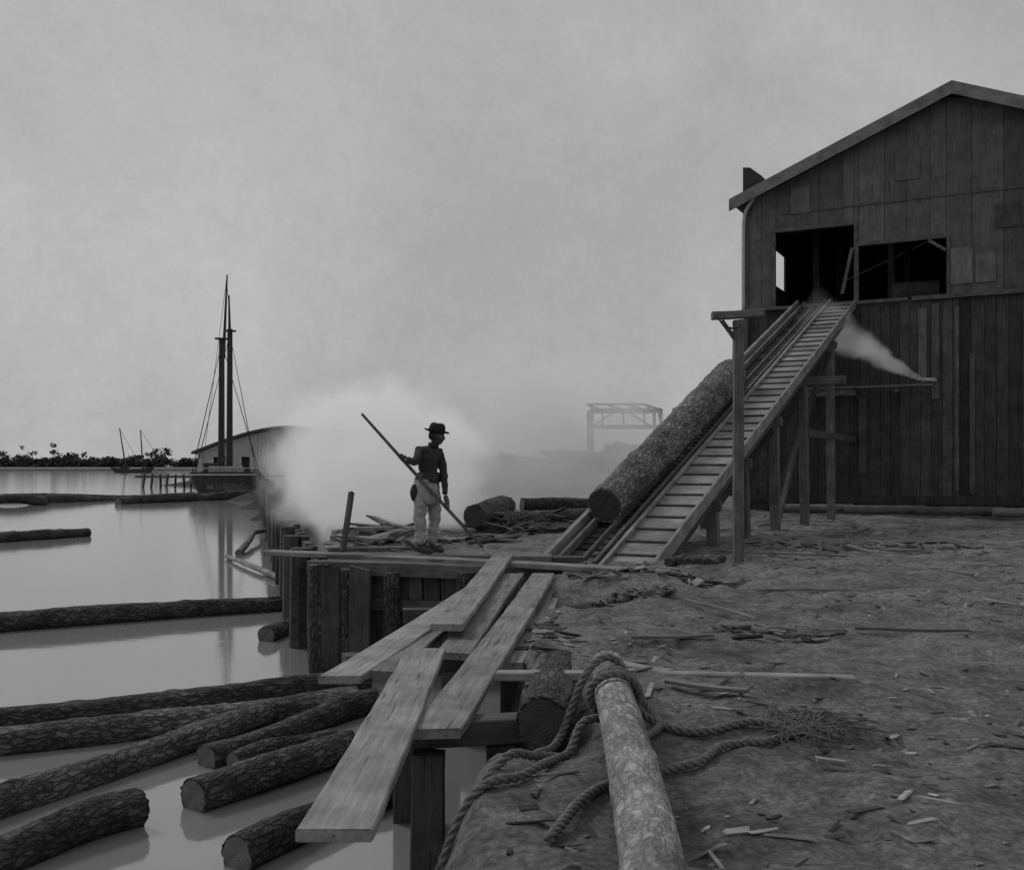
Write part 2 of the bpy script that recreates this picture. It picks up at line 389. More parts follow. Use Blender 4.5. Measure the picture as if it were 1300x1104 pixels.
t.prism([(xa,za-.16),(W/2,10.53-.16),(W/2,10.53+.16),(xa,za+.16)],-.5,-.453)
t.prism([(W/2+.002,10.37),(W+.4,za-.16),(W+.4,za+.16),(W/2+.002,10.69)],-.5,-.453)
t.obj('barge_boards',M_trim,mill)
t=MB()
t.box((2.0,-.05,5.46),(4.2,.1,.08)); t.box((6.8,-.06,5.46),(5.2,.12,.1))
for (t0,t1,z0,z1) in((.75,2.77,5.5,7.5),(2.9,5.0,5.5,6.93)):
    t.box(((t0+t1)/2,-.03,z1+.05),(t1-t0+.2,.05,.1)); t.box((t0-.05,-.03,(z0+z1)/2),(.09,.06,z1-z0)); t.box((t1+.05,-.034,(z0+z1)/2),(.07,.06,z1-z0))
t.box((-.05,-.02,4.2),(.12,.14,8.5))
t.obj('opening_frames_and_corner_board',M_mid,mill)
t=MB()
Rm=Matrix.Rotation(math.radians(35),3,'Y'); t.box((4.8,-.08,6.75),(.5,.05,.08),Rm)
Rm=Matrix.Rotation(math.radians(12),3,'Y'); t.box((2.62,-.08,6.3),(.08,.08,1.2),Rm)
t.obj('opening_braces',M_mid,mill)
t=MB()
t.prism([(-.2,8.15),(.32,8.15),(.32,9.15),(.0,9.42),(-.2,9.45)],.2,1.3); t.obj('parapet_box',M_walll,mill)
t=MB(); t.prism([(.3,8.6),(1.0,8.8),(.9,9.1),(.3,9.05)],.3,.36); t.obj('parapet_board',M_mid,mill)
t=MB(); t.tube(smoothpath([(.22,-.25,8.62),(.2,-.25,8.45),(0,-.22,8.15),(-.08,-.14,7.9),(-.1,-.13,7.5),(-.1,-.13,5.3)],6),.05,8)
t.obj('downspout',M_iron,mill,smooth=True)
t=MB(); t.tube([(4.75,0,3.35),(4.75,-.45,3.35),(4.45,-.5,3.36)],.05,8); t.obj('exhaust_steam_pipe',M_iron,mill,smooth=True)
t=MB(); t.box((3.2,-.5,3.22),(3.1,.35,.06)); t.box((2.0,-.5,3.1),(1.8,.2,.16)); t.box((3.9,-.3,3.12),(.1,.6,.1)); t.box((2.6,-.35,3.1),(.1,.7,.1))
t.obj('pipe_staging',M_mid,mill)
t=MB()
for i in range(5): 
    x=1.0+i*1.7; t.tube([(x,-.9-.1*i%2,.12),(x+1.9,-.8,.14)],.11,10,tone=random.uniform(.5,1.0))
t.obj('skid_timbers',M_debris,mill)
# ---------------------------------------------------------------- log ramp
ramp_o=empty('log_haul_ramp',ORI,ANG)
RT=2.05; SL=5.46/15.2
def RL(s,u,dz=0):
    return Vector((RT+s,-15.2+u,.04+SL*u+dz))
MWm=Matrix.LocRotScale(Vector(ORI),Matrix.Rotation(ANG,3,'Z').to_quaternion(),None)
def RW(s,u,dz=0): return MWm@RL(s,u,dz)
UPV=(MWm.to_3x3()@Vector((0,-SL,1))).normalized()
def rb(name,s,u0,u1,w_,t_,mat,dz=0): return beam(name,RW(s,u0,dz),RW(s,u1,dz),w_,t_,mat,ramp_o,up=UPV)
rb('left_rail',-.76,-.3,15.4,.08,.2,M_plank)
rb('trough_rail_outer',-.6,-.2,15.5,.06,.12,M_mid,-.02)
rb('trough_rail_inner',-.28,-.2,15.5,.05,.08,M_mid,-.03)
rb('trough_rail_inner_b',-.05,-.3,15.5,.06,.12,M_mid,-.02)
rb('centre_rail',.1,-.5,15.4,.06,.16,M_plank,.0)
rb('right_rail',.75,-.4,15.2,.05,.2,M_plank,-.06)
t=MB(); Rr=Matrix.Rotation(math.atan(SL),3,'X')
u=.1
while u<15.3:
    t.box(RL(-.32,u,-.14),(.86,.13,.035),Rr,tone=random.uniform(.3,.7)); u+=.19
t.obj('trough_floor_boards',M_debris,ramp_o)
t=MB(); u=-.25
while u<15.1:
    t.box(RL(.435,u,.0),(.62+random.uniform(-.04,.04),.385,.03),Rr@Matrix.Rotation(random.gauss(0,.015),3,'Z'),tone=random.uniform(.9,1.6),jit=.02)
    t.box(RL(.435,u+.2,.02),(.6,.035,.045),Rr,tone=random.uniform(.4,.6)); u+=.41
t.obj('walkway_boards_and_cleats',M_debris,ramp_o)
rb('stringer_left',-.6,.3,15.2,.14,.24,M_dark,-.3)
rb('stringer_right',.62,.3,15.1,.14,.24,M_dark,-.24)
def lb(name,a,b_,w_,t_,mat): return beam(name,MWm@Vector(a),MWm@Vector(b_),w_,t_,mat,ramp_o)
for i,u in enumerate((2.6,4.4,6.6,9.2,12.2)):
    zt=.04+SL*u-.42
    for s_ in(-.62,.66):
        lb('bent_post',(RT+s_*1.05,-15.2+u,-.2),(RT+s_,-15.2+u,zt),.17,.17,M_mid if s_>0 else M_dark)
    lb('bent_cap',(RT-.8,-15.2+u+.01,zt+.05),(RT+(1.5 if i==3 else .8),-15.2+u+.01,zt+.05),.16,.16,M_mid)
    if i>0: lb('bent_brace',(RT-.65,-15.2+u-.1,.1),(RT+.65,-15.2+u-.1,zt-.1),.04,.14,M_dark)
lb('side_ledger',(RT+.75,-15.2+9.2,1.9),(RT+.75,0,1.9),.06,.16,M_dark)
lb('strut',(RT+.7,-15.2+6.6,.0),(RT+.7,-15.2+9.2,2.4),.08,.1,M_dark)
log('pine_log_on_ramp',RW(-.42,.95,.26),RW(-.42,7.4,.31),.26,.32,M_barkr,M_endd,bend=.05,rough=.07,seg=44)
for i in range(5):
    x0=P(850+i*13+random.uniform(-3,3),714,0.05); 
    log('sill_block',x0+Vector((0,0,.0)),x0+Vector((.25,.5,.0)),.055,.055,M_bark,M_endd,ramp_o,bend=0,seg=14)
pst=empty('guide_post',P(937,715,0))
b0=P(937,716,-.02); pl=Vector((0,0,1))
beam('post',b0-pl*.3,b0+pl*3.05,.12,.12,M_mid,pst,up=Vector((0,1,0)))
beam('crossarm',b0+Vector((-.33,-.0,3.1)),b0+Vector((.33,.05,3.14)),.16,.09,M_mid,pst)
beam('knee',b0+Vector((.0,.0,2.75)),b0+Vector((-.2,-.0,3.04)),.05,.05,M_dark,pst)
t=MB(); t.tube(smoothpath([Vector((-.28,-.03,3.07)),Vector((-.18,-.08,2.93)),Vector((-.05,-.08,2.9)),Vector((.02,-.07,2.95))],6),.012,6); t.obj('guy_cable',M_wire,pst)
# ---------------------------------------------------------------- wharf bulkhead
wh=empty('wharf_bulkhead',(-2.3,12.4,0))
A=Vector((-2.36,12.55,0)); B=Vector((.75,11.72,0)); dv=(B-A); Ln=dv.length; dn=dv.normalized(); nrm=Vector((dn.y,-dn.x,0))
k=.0; i=0
while k<Ln:
    wd=random.uniform(.16,.26); c=A+dn*(k+wd/2)+nrm*random.uniform(-.02,.04)
    plank('sheet_board',c+Vector((0,0,-1.9)),c+Vector((0,0,random.uniform(-.1,.02))),wd*.94,.07,(M_dark if i%3 else M_mid),wh,up=nrm); k+=wd;i+=1
for (kk,rr,tp) in((.12,.15,.02),(.42,.14,-.02),(1.05,.1,-.05),(1.9,.12,-.03),(2.6,.12,0)):
    c=A+dn*kk+nrm*.16; log('pile',c+Vector((0,0,-2.1)),c+Vector((0,0,tp)),rr*1.05,rr,M_barkd,M_end,wh,bend=.02)
for kk in(.26,.66): 
    c=A+dn*kk+nrm*.3; plank('fender_board',c+Vector((0,0,-1.8)),c+Vector((0,0,.0)),.26,.06,M_dark,wh,up=nrm)
plank('waler',A+dn*.5+nrm*.1+Vector((0,0,-.45)),B+nrm*.1+Vector((0,0,-.45)),.14,.16,M_dark,wh,up=nrm)
plank('cap_timber',A+dn*-.1+Vector((0,0,.05)),B+Vector((0,0,.05)),.3,.16,M_mid,wh)
S0=Vector((-2.36,12.7,0)); S1=Vector((-16.5,68,0)); sd=(S1-S0); sl_=sd.length; sdn=sd.normalized(); sn=Vector((-sdn.y,sdn.x,0))
t=MB(); k=0
Rz=Matrix.Rotation(math.atan2(sdn.y,sdn.x),3,'Z')
while k<sl_*1.5:
    wd=random.uniform(.2,.35); c=S0+sdn*k; t.box((c.x,c.y,-1+random.uniform(-.06,.05)),(wd*.95,.12,2.1),Rz,tone=random.uniform(.3,.8)); k+=wd
k=1.5
while k<sl_*1.5:
    c=S0+sdn*k+sn*.2; t.tube([(c.x,c.y,-2),(c.x+random.uniform(-.05,.05),c.y,random.uniform(.1,.7) if k>15 else .08)],.16,8,tone=random.uniform(.3,.7)); k+=2.6
t.obj('wharf_side_wall',M_debris,None)
plank('deck_plank_long',P(340,697,.09),P(828,723,.09),.27,.06,M_plank,wh,warp=.012)
plank('deck_plank_b',Vector((-2.35,12.98,.10)),Vector((.5,12.95,.085)),.34,.07,M_mid,wh)
plank('deck_plank_c',Vector((-1.9,13.5,.05)),Vector((.9,13.1,.05)),.25,.07,M_dark,wh)
beam('corner_stake',Q(435,700,13.2),Q(446,625,13.4),.05,.09,M_mid,wh)
# ---------------------------------------------------------------- plank walkway foreground
wk=empty('plank_walkway',(-.4,7,-.1))
plank('plank_front',P(422,1052,-.01),P(542,823,-.02),.26,.045,M_plankL,wk)
plank('plank_long',P(553,926,-.06),P(690,727,.06),.24,.05,M_plank,wk)
plank('plank_mid',P(575,827,-.06),P(650,728,.05),.25,.05,M_plank,wk)
plank('plank_upper',P(566,792,.05),P(640,703,.15),.24,.05,M_plankL,wk)
plank('plank_left',P(430,858,-.1),P(612,742,.0),.26,.05,M_plankL,wk)
plank('plank_left_b',P(480,852,-.1),P(590,765,-.06),.2,.05,M_plank,wk)
plank('plank_right',P(648,842,-.1),P(700,758,-.06),.16,.05,M_plank,wk)
plank('plank_right_b',P(628,838,-.12),P(712,722,-.0),.2,.05,M_mid,wk)
for (x,y,z) in((-.44,5.15,-.14),(-.05,5.35,-.14),(-.75,7.2,-.17),(.0,7.4,-.17),(-.55,9.3,-.12),(.1,9.4,-.12)):
    beam('trestle_post',Vector((x,y,-2.2)),Vector((x+random.uniform(-.02,.02),y,z-.1)),.16,.16,M_dark,wk,up=Vector((0,1,0)))
for (y,z,xa,xb) in((5.2,-.13,-.75,.15),(7.3,-.17,-1.2,.35),(9.35,-.13,-1.0,.45)):
    beam('cross_bearer',Vector((xa,y,z-.03)),Vector((xb,y+.15,z-.03)),.15,.13,M_dark,wk)
beam('diag_brace',Vector((-.5,5.0,-1.3)),Vector((.1,5.2,-.3)),.04,.13,M_dark,wk)
plank('loose_board',P(630,851,.03),P(1084,857,.05),.09,.05,M_plank,None)
plank('loose_board',P(778,838,.02),P(850,850,.03),.1,.03,M_plankL,None)
for (a,b_,w_) in(((848,880),(950,892),.06),((905,700),(1075,706),.07),((1085,795),(1230,797),.03),((800,812),(905,800),.05),((960,745),(1080,742),.05),((1035,965),(1075,968),.03),((870,770),(960,782),.03),((675,858),(722,885),.12)):
    p=P(*a);q=P(*b_); p.z=tz(p.x,p.y)+.04;q.z=tz(q.x,q.y)+.04; plank('loose_board',p,q,w_,.02,random.choice((M_plank,M_mid,M_mid)),None)
# ---------------------------------------------------------------- foreground log + stump + rope
log('mooring_log',Vector((.50,5.35,.16)),Vector((.365,2.6,.06)),.085,.095,M_barkl,M_end,bend=.01,rough=.05)
log('sunken_log',Vector((.15,4.95,-.05)),Vector((.3,6.6,-.1)),.135,.13,M_barkd,M_endd,bend=0)
log('driftwood_log',Vector((-.05,4.3,-.45)),Vector((.35,4.9,-.15)),.05,.05,M_barkd,M_end,bend=0)
rp=MB()
def rope(path,R=.0105,pitch=.125,n=10):
    pts=smoothpath(path,n); 
    d=[0]
    for i in range(1,len(pts)): d.append(d[-1]+(pts[i]-pts[i-1]).length)
    m=int(d[-1]/.012); res=[]; j=0
    for i in range(m):
        s_=d[-1]*i/(m-1)
        while j<len(d)-2 and d[j+1]<s_: j+=1
        k=(s_-d[j])/max(1e-6,d[j+1]-d[j]); res.append(pts[j].lerp(pts[j+1],k))
    for st in range(3):
        out=[]; a=Vector((0,0,1))
        for i,p in enumerate(res):
            tt=(res[min(i+1,m-1)]-res[max(i-1,0)]).normalized(); a=(a-tt*a.dot(tt)).normalized(); c=tt.cross(a)
            th=2*math.pi*(i*.012/pitch+st/3); out.append(p+(a*math.cos(th)+c*math.sin(th))*R)
        rp.tube(out,R*1.0,6,tone=random.uniform(.8,1.1))
    for i in range(0,m,2):
        p=res[i]; q=p+Vector((random.gauss(0,1),random.gauss(0,1),random.gauss(0,1))).normalized()*random.uniform(.025,.042)
        rp.tube([p,q],.0009,3)
c0=Vector((.475,4.75,.14))
loop=[]
for i in range(20):
    a=math.radians(-100+i*30); loop.append(c0+Vector((math.cos(a)*.112,-.05+i*.007-.1*math.sin(a)*.5,math.sin(a)*.112)))
def D(x,y,dz=.025): return Vector((x,y,tz(x,y)+dz))
rope([D(-.55,3.75,.05),D(-.28,3.95),D(-.05,4.15),D(.1,4.3),D(.24,4.5),Vector((.33,4.66,.04))]+loop[1:])
rope([loop[-1],D(.62,4.8,.06),D(.75,4.66),D(.9,4.68),D(1.1,4.76),D(1.25,4.72)])
rope([D(.12,3.3),D(.3,3.75,.02),D(.6,4.1,.03),D(.78,4.22),D(.92,4.45),D(1.15,4.55),D(1.32,4.65)])
rope([D(.1,4.3,.03),D(.22,4.85,.1),Vector((.36,4.95,.2)),Vector((.5,5.0,.26)),D(.66,4.95,.05),D(.68,4.7,.03),D(.56,4.4,.04)])
rope([D(-.5,3.55,.04),D(-.2,3.8),D(.05,4.0),D(.2,4.3)])
for i in range(380):
    p=D(1.22+random.uniform(-.05,.14),4.7+random.uniform(-.1,.1),.02); a=random.gauss(0,.9); l=random.uniform(.1,.36)
    q=p+Vector((math.cos(a)*l*.5,math.sin(a)*l*.5,random.uniform(0.01,.05))); x_,y_=p.x+math.cos(a+random.uniform(-.5,.5))*l,p.y+math.sin(a)*l
    rp.tube([p,q,D(x_,y_,.02)],.0022,3,tone=random.uniform(1.3,2.6))
rp.obj('mooring_rope',M_rope,None,smooth=True)
# ---------------------------------------------------------------- floating logs
def flog(a,b_,r0,r1,mat=None,sub=.25,**k):
    za=WZ+r0*(1-2*sub)+.02
    p=P(a[0],a[1],za);q=P(b_[0],b_[1],za); return log('floating_log',p,q,r0,r1,mat or M_barkd,M_end,**k)
flog((-60,918),(470,866),.12,.14); flog((-60,950),(455,890),.13,.16,M_bark); flog((-40,1030),(330,905),.14,.11,M_bark)
flog((262,962),(478,893),.11,.14,M_barkd); flog((245,1012),(445,945),.14,.14,M_bark); flog((296,968),(420,935),.09,.1)
flog((-60,797),(392,764),.17,.14,M_barkd); flog((338,806),(415,772),.13,.15,M_bark); flog((-40,686),(112,676),.2,.16,M_barkd)
flog((300,1085),(520,985),.13,.14,M_barkd); flog((-40,1100),(180,1030),.14,.14,M_barkd)
log('driftwood_stick',P(288,706,WZ+.08),P(398,750,WZ+.06),.05,.08,M_barkl,M_end); log('driftwood_stick',P(303,702,WZ+.05),P(322,676,WZ+.3),.1,.08,M_mid,M_end)
log('driftwood_stick',P(322,676,WZ+.3),P(375,664,WZ+.2),.08,.06,M_mid,M_end)
bm_=empty('log_boom',(-20,76,WZ))
for (a,b_,r) in(((-40,640),(60,638),.3),((40,636),(200,631),.35),((150,637),(330,629),.3),((0,632),(250,627),.3),((200,634),(345,630),.3)):
    p=P(a[0],a[1],WZ+.15);q=P(b_[0],b_[1],WZ+.15); log('boom_stick',p,q,r,r,M_barkd,M_end,bm_,bend=.3)
# ---------------------------------------------------------------- debris
db=MB()
for i in range(2800):
    d=random.random()**1.2; Yd=2.6+d*26
    px=random.uniform(560,1420); x=(px-650)*Yd/1300
    if x<shore_e(Yd)+.08: continue
    if 4<x<13 and Yd>27.6-(x-6.46)*.52: continue
    if vn(np.array(x),np.array(Yd),.8,5)<random.uniform(-.28,.2): continue
    l=random.choice((.02,.03,.03,.04,.05,.06,.1,.17))*random.uniform(.6,1.3)*(1+Yd/20); wd=min(l*.6,random.uniform(.006,.022)*(1+Yd/18))
    R=Matrix.Rotation(random.uniform(0,math.pi),3,'Z')@Matrix.Rotation(random.gauss(0,.12),3,'Y')@Matrix.Rotation(random.gauss(0,.2),3,'X')
    db.box((x,Yd,tz(x,Yd)+.005),(l,wd,random.uniform(.003,.009)),R,tone=random.choice((.35,.5,.8,1,1.3,1.9,2.3)),jit=.3)
db.obj('wood_chips',M_debris)
def pile(name,cx,cy,rx,ry,n,hh,lr=(.4,1.6),tones=(.4,1.6),wr=(.05,.16),tr_=(.015,.05)):
    d_=MB()
    for i in range(n):
        a=random.uniform(0,6.28);r=random.random()**.7; x=cx+math.cos(a)*rx*r;y=cy+math.sin(a)*ry*r
        z=tz(x,y)+hh*(1-r)*random.uniform(.2,1)+.02
        R=Matrix.Rotation(random.gauss(0,.7),3,'Z')@Matrix.Rotation(random.gauss(0,.16),3,'Y')@Matrix.Rotation(random.gauss(0,.45),3,'X')
        l=random.uniform(*lr); d_.box((x,y,z),(l,min(l*.5,random.uniform(*wr)),random.uniform(*tr_)),R,tone=random.uniform(*tones),jit=.2)
    return d_.obj(name,M_debris)
pile('slab_wood_pile',-1.9,15.6,.8,1.4,70,.4,(.2,1.1),(.5,1.9))
pile('slab_wood_pile',.5,20,1.1,.8,90,.4,(.4,1.5),(.3,1.5))
pile('slab_wood_pile',-1.0,16.5,1.0,.8,25,.1,(.2,.8),(.4,1.3))
pile('bark_rubble',1.0,9.4,.5,.45,90,.08,(.05,.25),(.3,1.3),(.02,.08),(.008,.03))
pile('bark_rubble',1.5,10.6,1.0,.4,60,.06,(.06,.35),(.4,1.5),(.02,.08),(.008,.03))
pile('bark_rubble',.2,7.6,.25,1.0,40,.03,(.06,.25),(.3,1.4),(.02,.06),(.006,.02))
pile('bark_rubble',1.9,7.6,.5,.35,45,.03,(.04,.25),(.4,1.6),(.01,.05),(.006,.02))
pile('bark_rubble',5.2,15.5,2.0,.8,60,.04,(.1,.7),(.4,1.4),(.02,.08),(.008,.03))
log('cut_log',Vector((-.70,19.3,.27)),Vector((-.1,22.5,.3)),.22,.24,M_bark,M_endd)
log('cut_log',Vector((-.1,19.6,.2)),Vector((1.9,20.6,.2)),.15,.14,M_bark,M_end)
log('cut_log',Vector((.2,20.6,.42)),Vector((2.0,21.2,.35)),.15,.14,M_barkd,M_end)
# far heap of logs and slabs, lost in the steam
hp=MB()
for i in range(420):
    x=random.uniform(-8,13); y=random.uniform(44,58); top=1.0+1.3*math.exp(-((x-6)/5)**2)+.5*math.exp(-((x+2)/2)**2)
    z=random.random()**.6*top*(1-abs(y-51)/9)
    R=Matrix.Rotation(random.gauss(0,.5),3,'Z')@Matrix.Rotation(random.gauss(0,.12),3,'Y')
    d_=R@Vector((random.uniform(1,2.6),0,0)); hp.tube([Vector((x,y,z))-d_,Vector((x,y,z))+d_],random.uniform(.12,.3),7,tone=random.uniform(.3,.9))
hp.obj('log_heap',M_debris)
fr=empty('timber_frame_structure',Q(790,592,70)*1.0)
def fb(a,b_,w_=.16): return beam('frame_member',a,b_,w_,w_,M_dark,fr)
c=[(-2.3,-1.6),(2.3,-1.6),(2.3,1.6),(-2.3,1.6)]; bx,by=(792-650)*70/1300,70
for i,(x,y) in enumerate(c):
    fb(Vector((bx+x,by+y,0)),Vector((bx+x,by+y,5.0)),.2)
    x2,y2=c[(i+1)%4]
    fb(Vector((bx+x,by+y,5.0)),Vector((bx+x2,by+y2,5.0))); fb(Vector((bx+x,by+y,3.9)),Vector((bx+x2,by+y2,3.9))); fb(Vector((bx+x,by+y,3.9)),Vector((bx+x*.6+x2*.4,by+y*.6+y2*.4,5.0)),.1)
for xx in(-1.6,-.2,1.2,2.3):
    fb(Vector((bx+xx,by-1.6,3.9)),Vector((bx+xx,by-1.6,5.0)),.12); fb(Vector((bx+xx,by-1.6,5.0)),Vector((bx+xx-.9,by,5.45)),.1); fb(Vector((bx+xx-.9,by,5.45)),Vector((bx+xx,by+1.6,5.0)),.1)
fb(Vector((bx-2.5,by,5.45)),Vector((bx+1.4,by,5.45)),.12)
# ---------------------------------------------------------------- schooner
SX=(287-650)*94/1300; sch=empty('schooner',(SX,94,WZ),math.radians(15.6))
V=[];Fc=[];st=18;pr=9
for i in range(st):
    k=i/(st-1); hb=3.5*(1-max(0,(k-.55)/.45)**2.2)*(.86+.14*min(1,k*4)) ; sh=2.0-1.0*math.sin(k*math.pi)*.5+max(0,k-.7)*2.2; y=-2+k*28
    hb=max(hb,.05)
    for j in range(pr):
        a=j/(pr-1)*math.pi; x=-math.cos(a); z=1-math.sin(a)
        X_=hb*(abs(x)**.6)*(1 if x>0 else -1); Z_=-1.2+(sh+1.2)*(z**.55 if z>0 else 0)
        V.append((X_,y,Z_))
for i in range(st-1):
    for j in range(pr-1):
        a=i*pr+j; Fc.append((a,a+1,a+1+pr,a+pr))
Fc.append(tuple(range(pr))); Fc.append(tuple(reversed(range((st-1)*pr,st*pr))))
mkobj('hull',V,Fc,M_hull,sch)
t=MB(); t.box((0,11,1.25),(5.6,22,.06)); t.obj('deck',M_mid,sch)
t=MB(); t.box((0,-2.05,1.75),(6.3,.08,.14)); t.box((0,-1.0,2.1),(3.0,1.6,.8)); t.box((0,8,1.8),(2.6,3,1)); t.box((-3.3,2,2.0),(.1,7,.1)); t.box((3.3,2,2.0),(.1,7,.1))
for i in range(9): t.box((-3+i*.75,-1.9,2.05),(.08,.08,.5))
t.box((0,-1.9,2.33),(6.3,.1,.08)); t.obj('cabins_and_rails',M_white,sch)
t=MB(); t.box((.6,-.6,1.9),(4.5,.8,.7),tone=.6); t.box((-1.4,1,2.4),(1.2,2,.8),tone=.5); t.obj('deck_cargo',M_debris,sch)
t=MB()
t.tube([(-.45,6,0),(-.40,6,15)],[.34,.26],10); t.tube([(-.25,6.25,13),(.1,6.3,21.2)],[.17,.07],8)
t.tube([(.35,17,0),(.4,17,17.3)],[.36,.28],10); t.tube([(.4,17.3,15.5),(.3,17.4,21)],[.18,.08],8)
t.tube([(-.3,5.6,2.6),(-.2,-4,3.3)],.16,8); t.tube([(0,25,2.5),(.4,32,4.6)],.18,8); t.box((-.4,6,14.9),(1.3,.8,.12)); t.box((.4,17,17.1),(1.3,.8,.12))
t.obj('masts_and_spars',M_wire,sch)
t=MB()
for (mx,my,mz) in((-.4,6,14.5),(.4,17,16.8)):
    for dy in(-.9,0,.9):
        for sg in(-1,1): t.tube([(mx,my,mz),(sg*3.2,my+dy,1.7)],.035,4)
t.tube([(.05,6.3,20.8),(.5,17,17)],.03,4);t.tube([(.3,17.4,20.8),(.4,31.5,4.5)],.03,4);t.tube([(-.3,6,14.8),(-.2,-3.8,3.4)],.03,4)
t.tube([(.05,6.3,20.8),(-2.2,2,1.8)],.03,4)
t.obj('rigging',M_wire,sch)
# low work float alongside the schooner
wf=MB()
wf.box((-21.6,84,WZ+.35),(4.6,7,.8),tone=.35)
for i in range(8): wf.box((-23.7+i*.6,80.6,WZ+.85),(.5,.3,random.uniform(.2,.6)),tone=random.uniform(.3,.8))
wf.obj('work_float',M_debris)
ds=empty('distant_schooner',((168-650)*400/1300,400,WZ),0)
t=MB(); t.prism([(-8,2.2),(-6,.0),(6.5,0),(8.3,2.6),(4,1.6),(-3,1.5)],-2,2); t.box((-3,0,2.2),(3,2.5,1.2)); t.obj('hull',M_hull,ds)
t=MB(); t.tube([(-2.2,0,0),(-5,0,17.5)],[.35,.2],8); t.tube([(4.2,0,0),(3.2,0,16.8)],[.35,.2],8); t.tube([(7.5,0,2.2),(12,0,4)],.2,6); t.tube([(-5,0,17.2),(3.2,0,3)],.07,4); t.tube([(3.2,0,16.6),(11.5,0,4)],.07,4); t.obj('masts',M_wire,ds)
# ---------------------------------------------------------------- waterfront shed
sh=empty('waterfront_shed',(-39.3,128,0)); Wd=20.0
def rs(x): return 3.0+3.0*math.sin(min(1,x/12.0)*math.pi*.5) if x<12 else 6.0-.10*(x-12)
t=MB(); x=0
while x<Wd:
    e=x+.5
    zb_=2.4 if (1.5<x<2.6 or 5<x<6.4) else 0
    t.prism([(x+.01,zb_),(e-.01,zb_),(e-.01,rs(e)-.1),(x+.01,rs(x)-.1)],0,.12,tone=random.uniform(.7,1.0)); x=e
t.box((.06,6,1.5),(.1,11.8,2.9));t.box((Wd,6,2.5),(.1,11.8,4.9));t.box((Wd/2,12,1.6),(Wd,.1,3.2)); t.obj('walls',M_white,sh)
t=MB(); x=-.6
while x<Wd+.6:
    e=x+.7; a_=rs(max(0,x))-(.25 if x<0 else 0); b_=rs(max(0,e))
    t.prism([(x,a_),(e,b_),(e,b_+.3),(x,a_+.3)],-.7,12.6); x=e
t.obj('roof',M_roof,sh)
t=MB(); t.box((4,.5,1.4),(6,.1,2.8),tone=1); t.obj('door',M_hull,sh)
pr_=MB()
for i in range(26):
    x=-43+i*.9; pr_.tube([(x,120+random.uniform(-1,1),-2),(x,120,.3)],.15,6,tone=.5)
pr_.box((-32,121,.0),(24,3,.25),tone=.6); pr_.obj('shed_pier',M_debris)
# ---------------------------------------------------------------- far trees
tr=MB()
def leafclump(cx,cy,cz,r,n,tone,ax=1.0):
    for i in range(n):
        d=Vector((random.gauss(0,1),random.gauss(0,1),random.gauss(0,1))).normalized()*r*random.uniform(.3,1.05)
        p=Vector((cx,cy,cz))+Vector((d.x*ax,d.y,d.z*.8)); s_=r*random.uniform(.2,.42)
        a=Vector((random.gauss(0,1),random.gauss(0,1),random.gauss(0,1))).normalized(); b_=a.orthogonal().normalized(); c_=a.cross(b_)
        bI=len(tr.v); tr.v+= [p+b_*s_,p+c_*s_,p-b_*s_,p-c_*s_*.7]; tr.f.append((bI,bI+1,bI+2,bI+3)); tr.t.append(tone*random.uniform(.6,1.4))
x=-345
while x<70:
    Yt=random.uniform(628,670); hgt=random.choice((5,6,6.5,7,8,10,14))*random.uniform(.8,1.15)
    if x>-215: hgt*=.65
    tr.tube([(x,Yt,0),(x+.3,Yt,hgt*.8)],[.35,.12],5,tone=.6)
    for j in range(random.randint(6,9)):
        r_=random.uniform(1.5,3.0); leafclump(x+random.gauss(0,hgt*.25),Yt+random.gauss(0,1.5),max(1.5,hgt*random.uniform(.3,.98)),r_,22,random.uniform(.6,1.2))
    for j in range(5):
        leafclump(x+random.uniform(-3,3),625+random.uniform(0,8),random.uniform(1.2,5.0),2.4,34,random.uniform(.6,1.0),1.5)
    x+=random.uniform(2.0,4.0)
tr.obj('distant_trees',M_far)
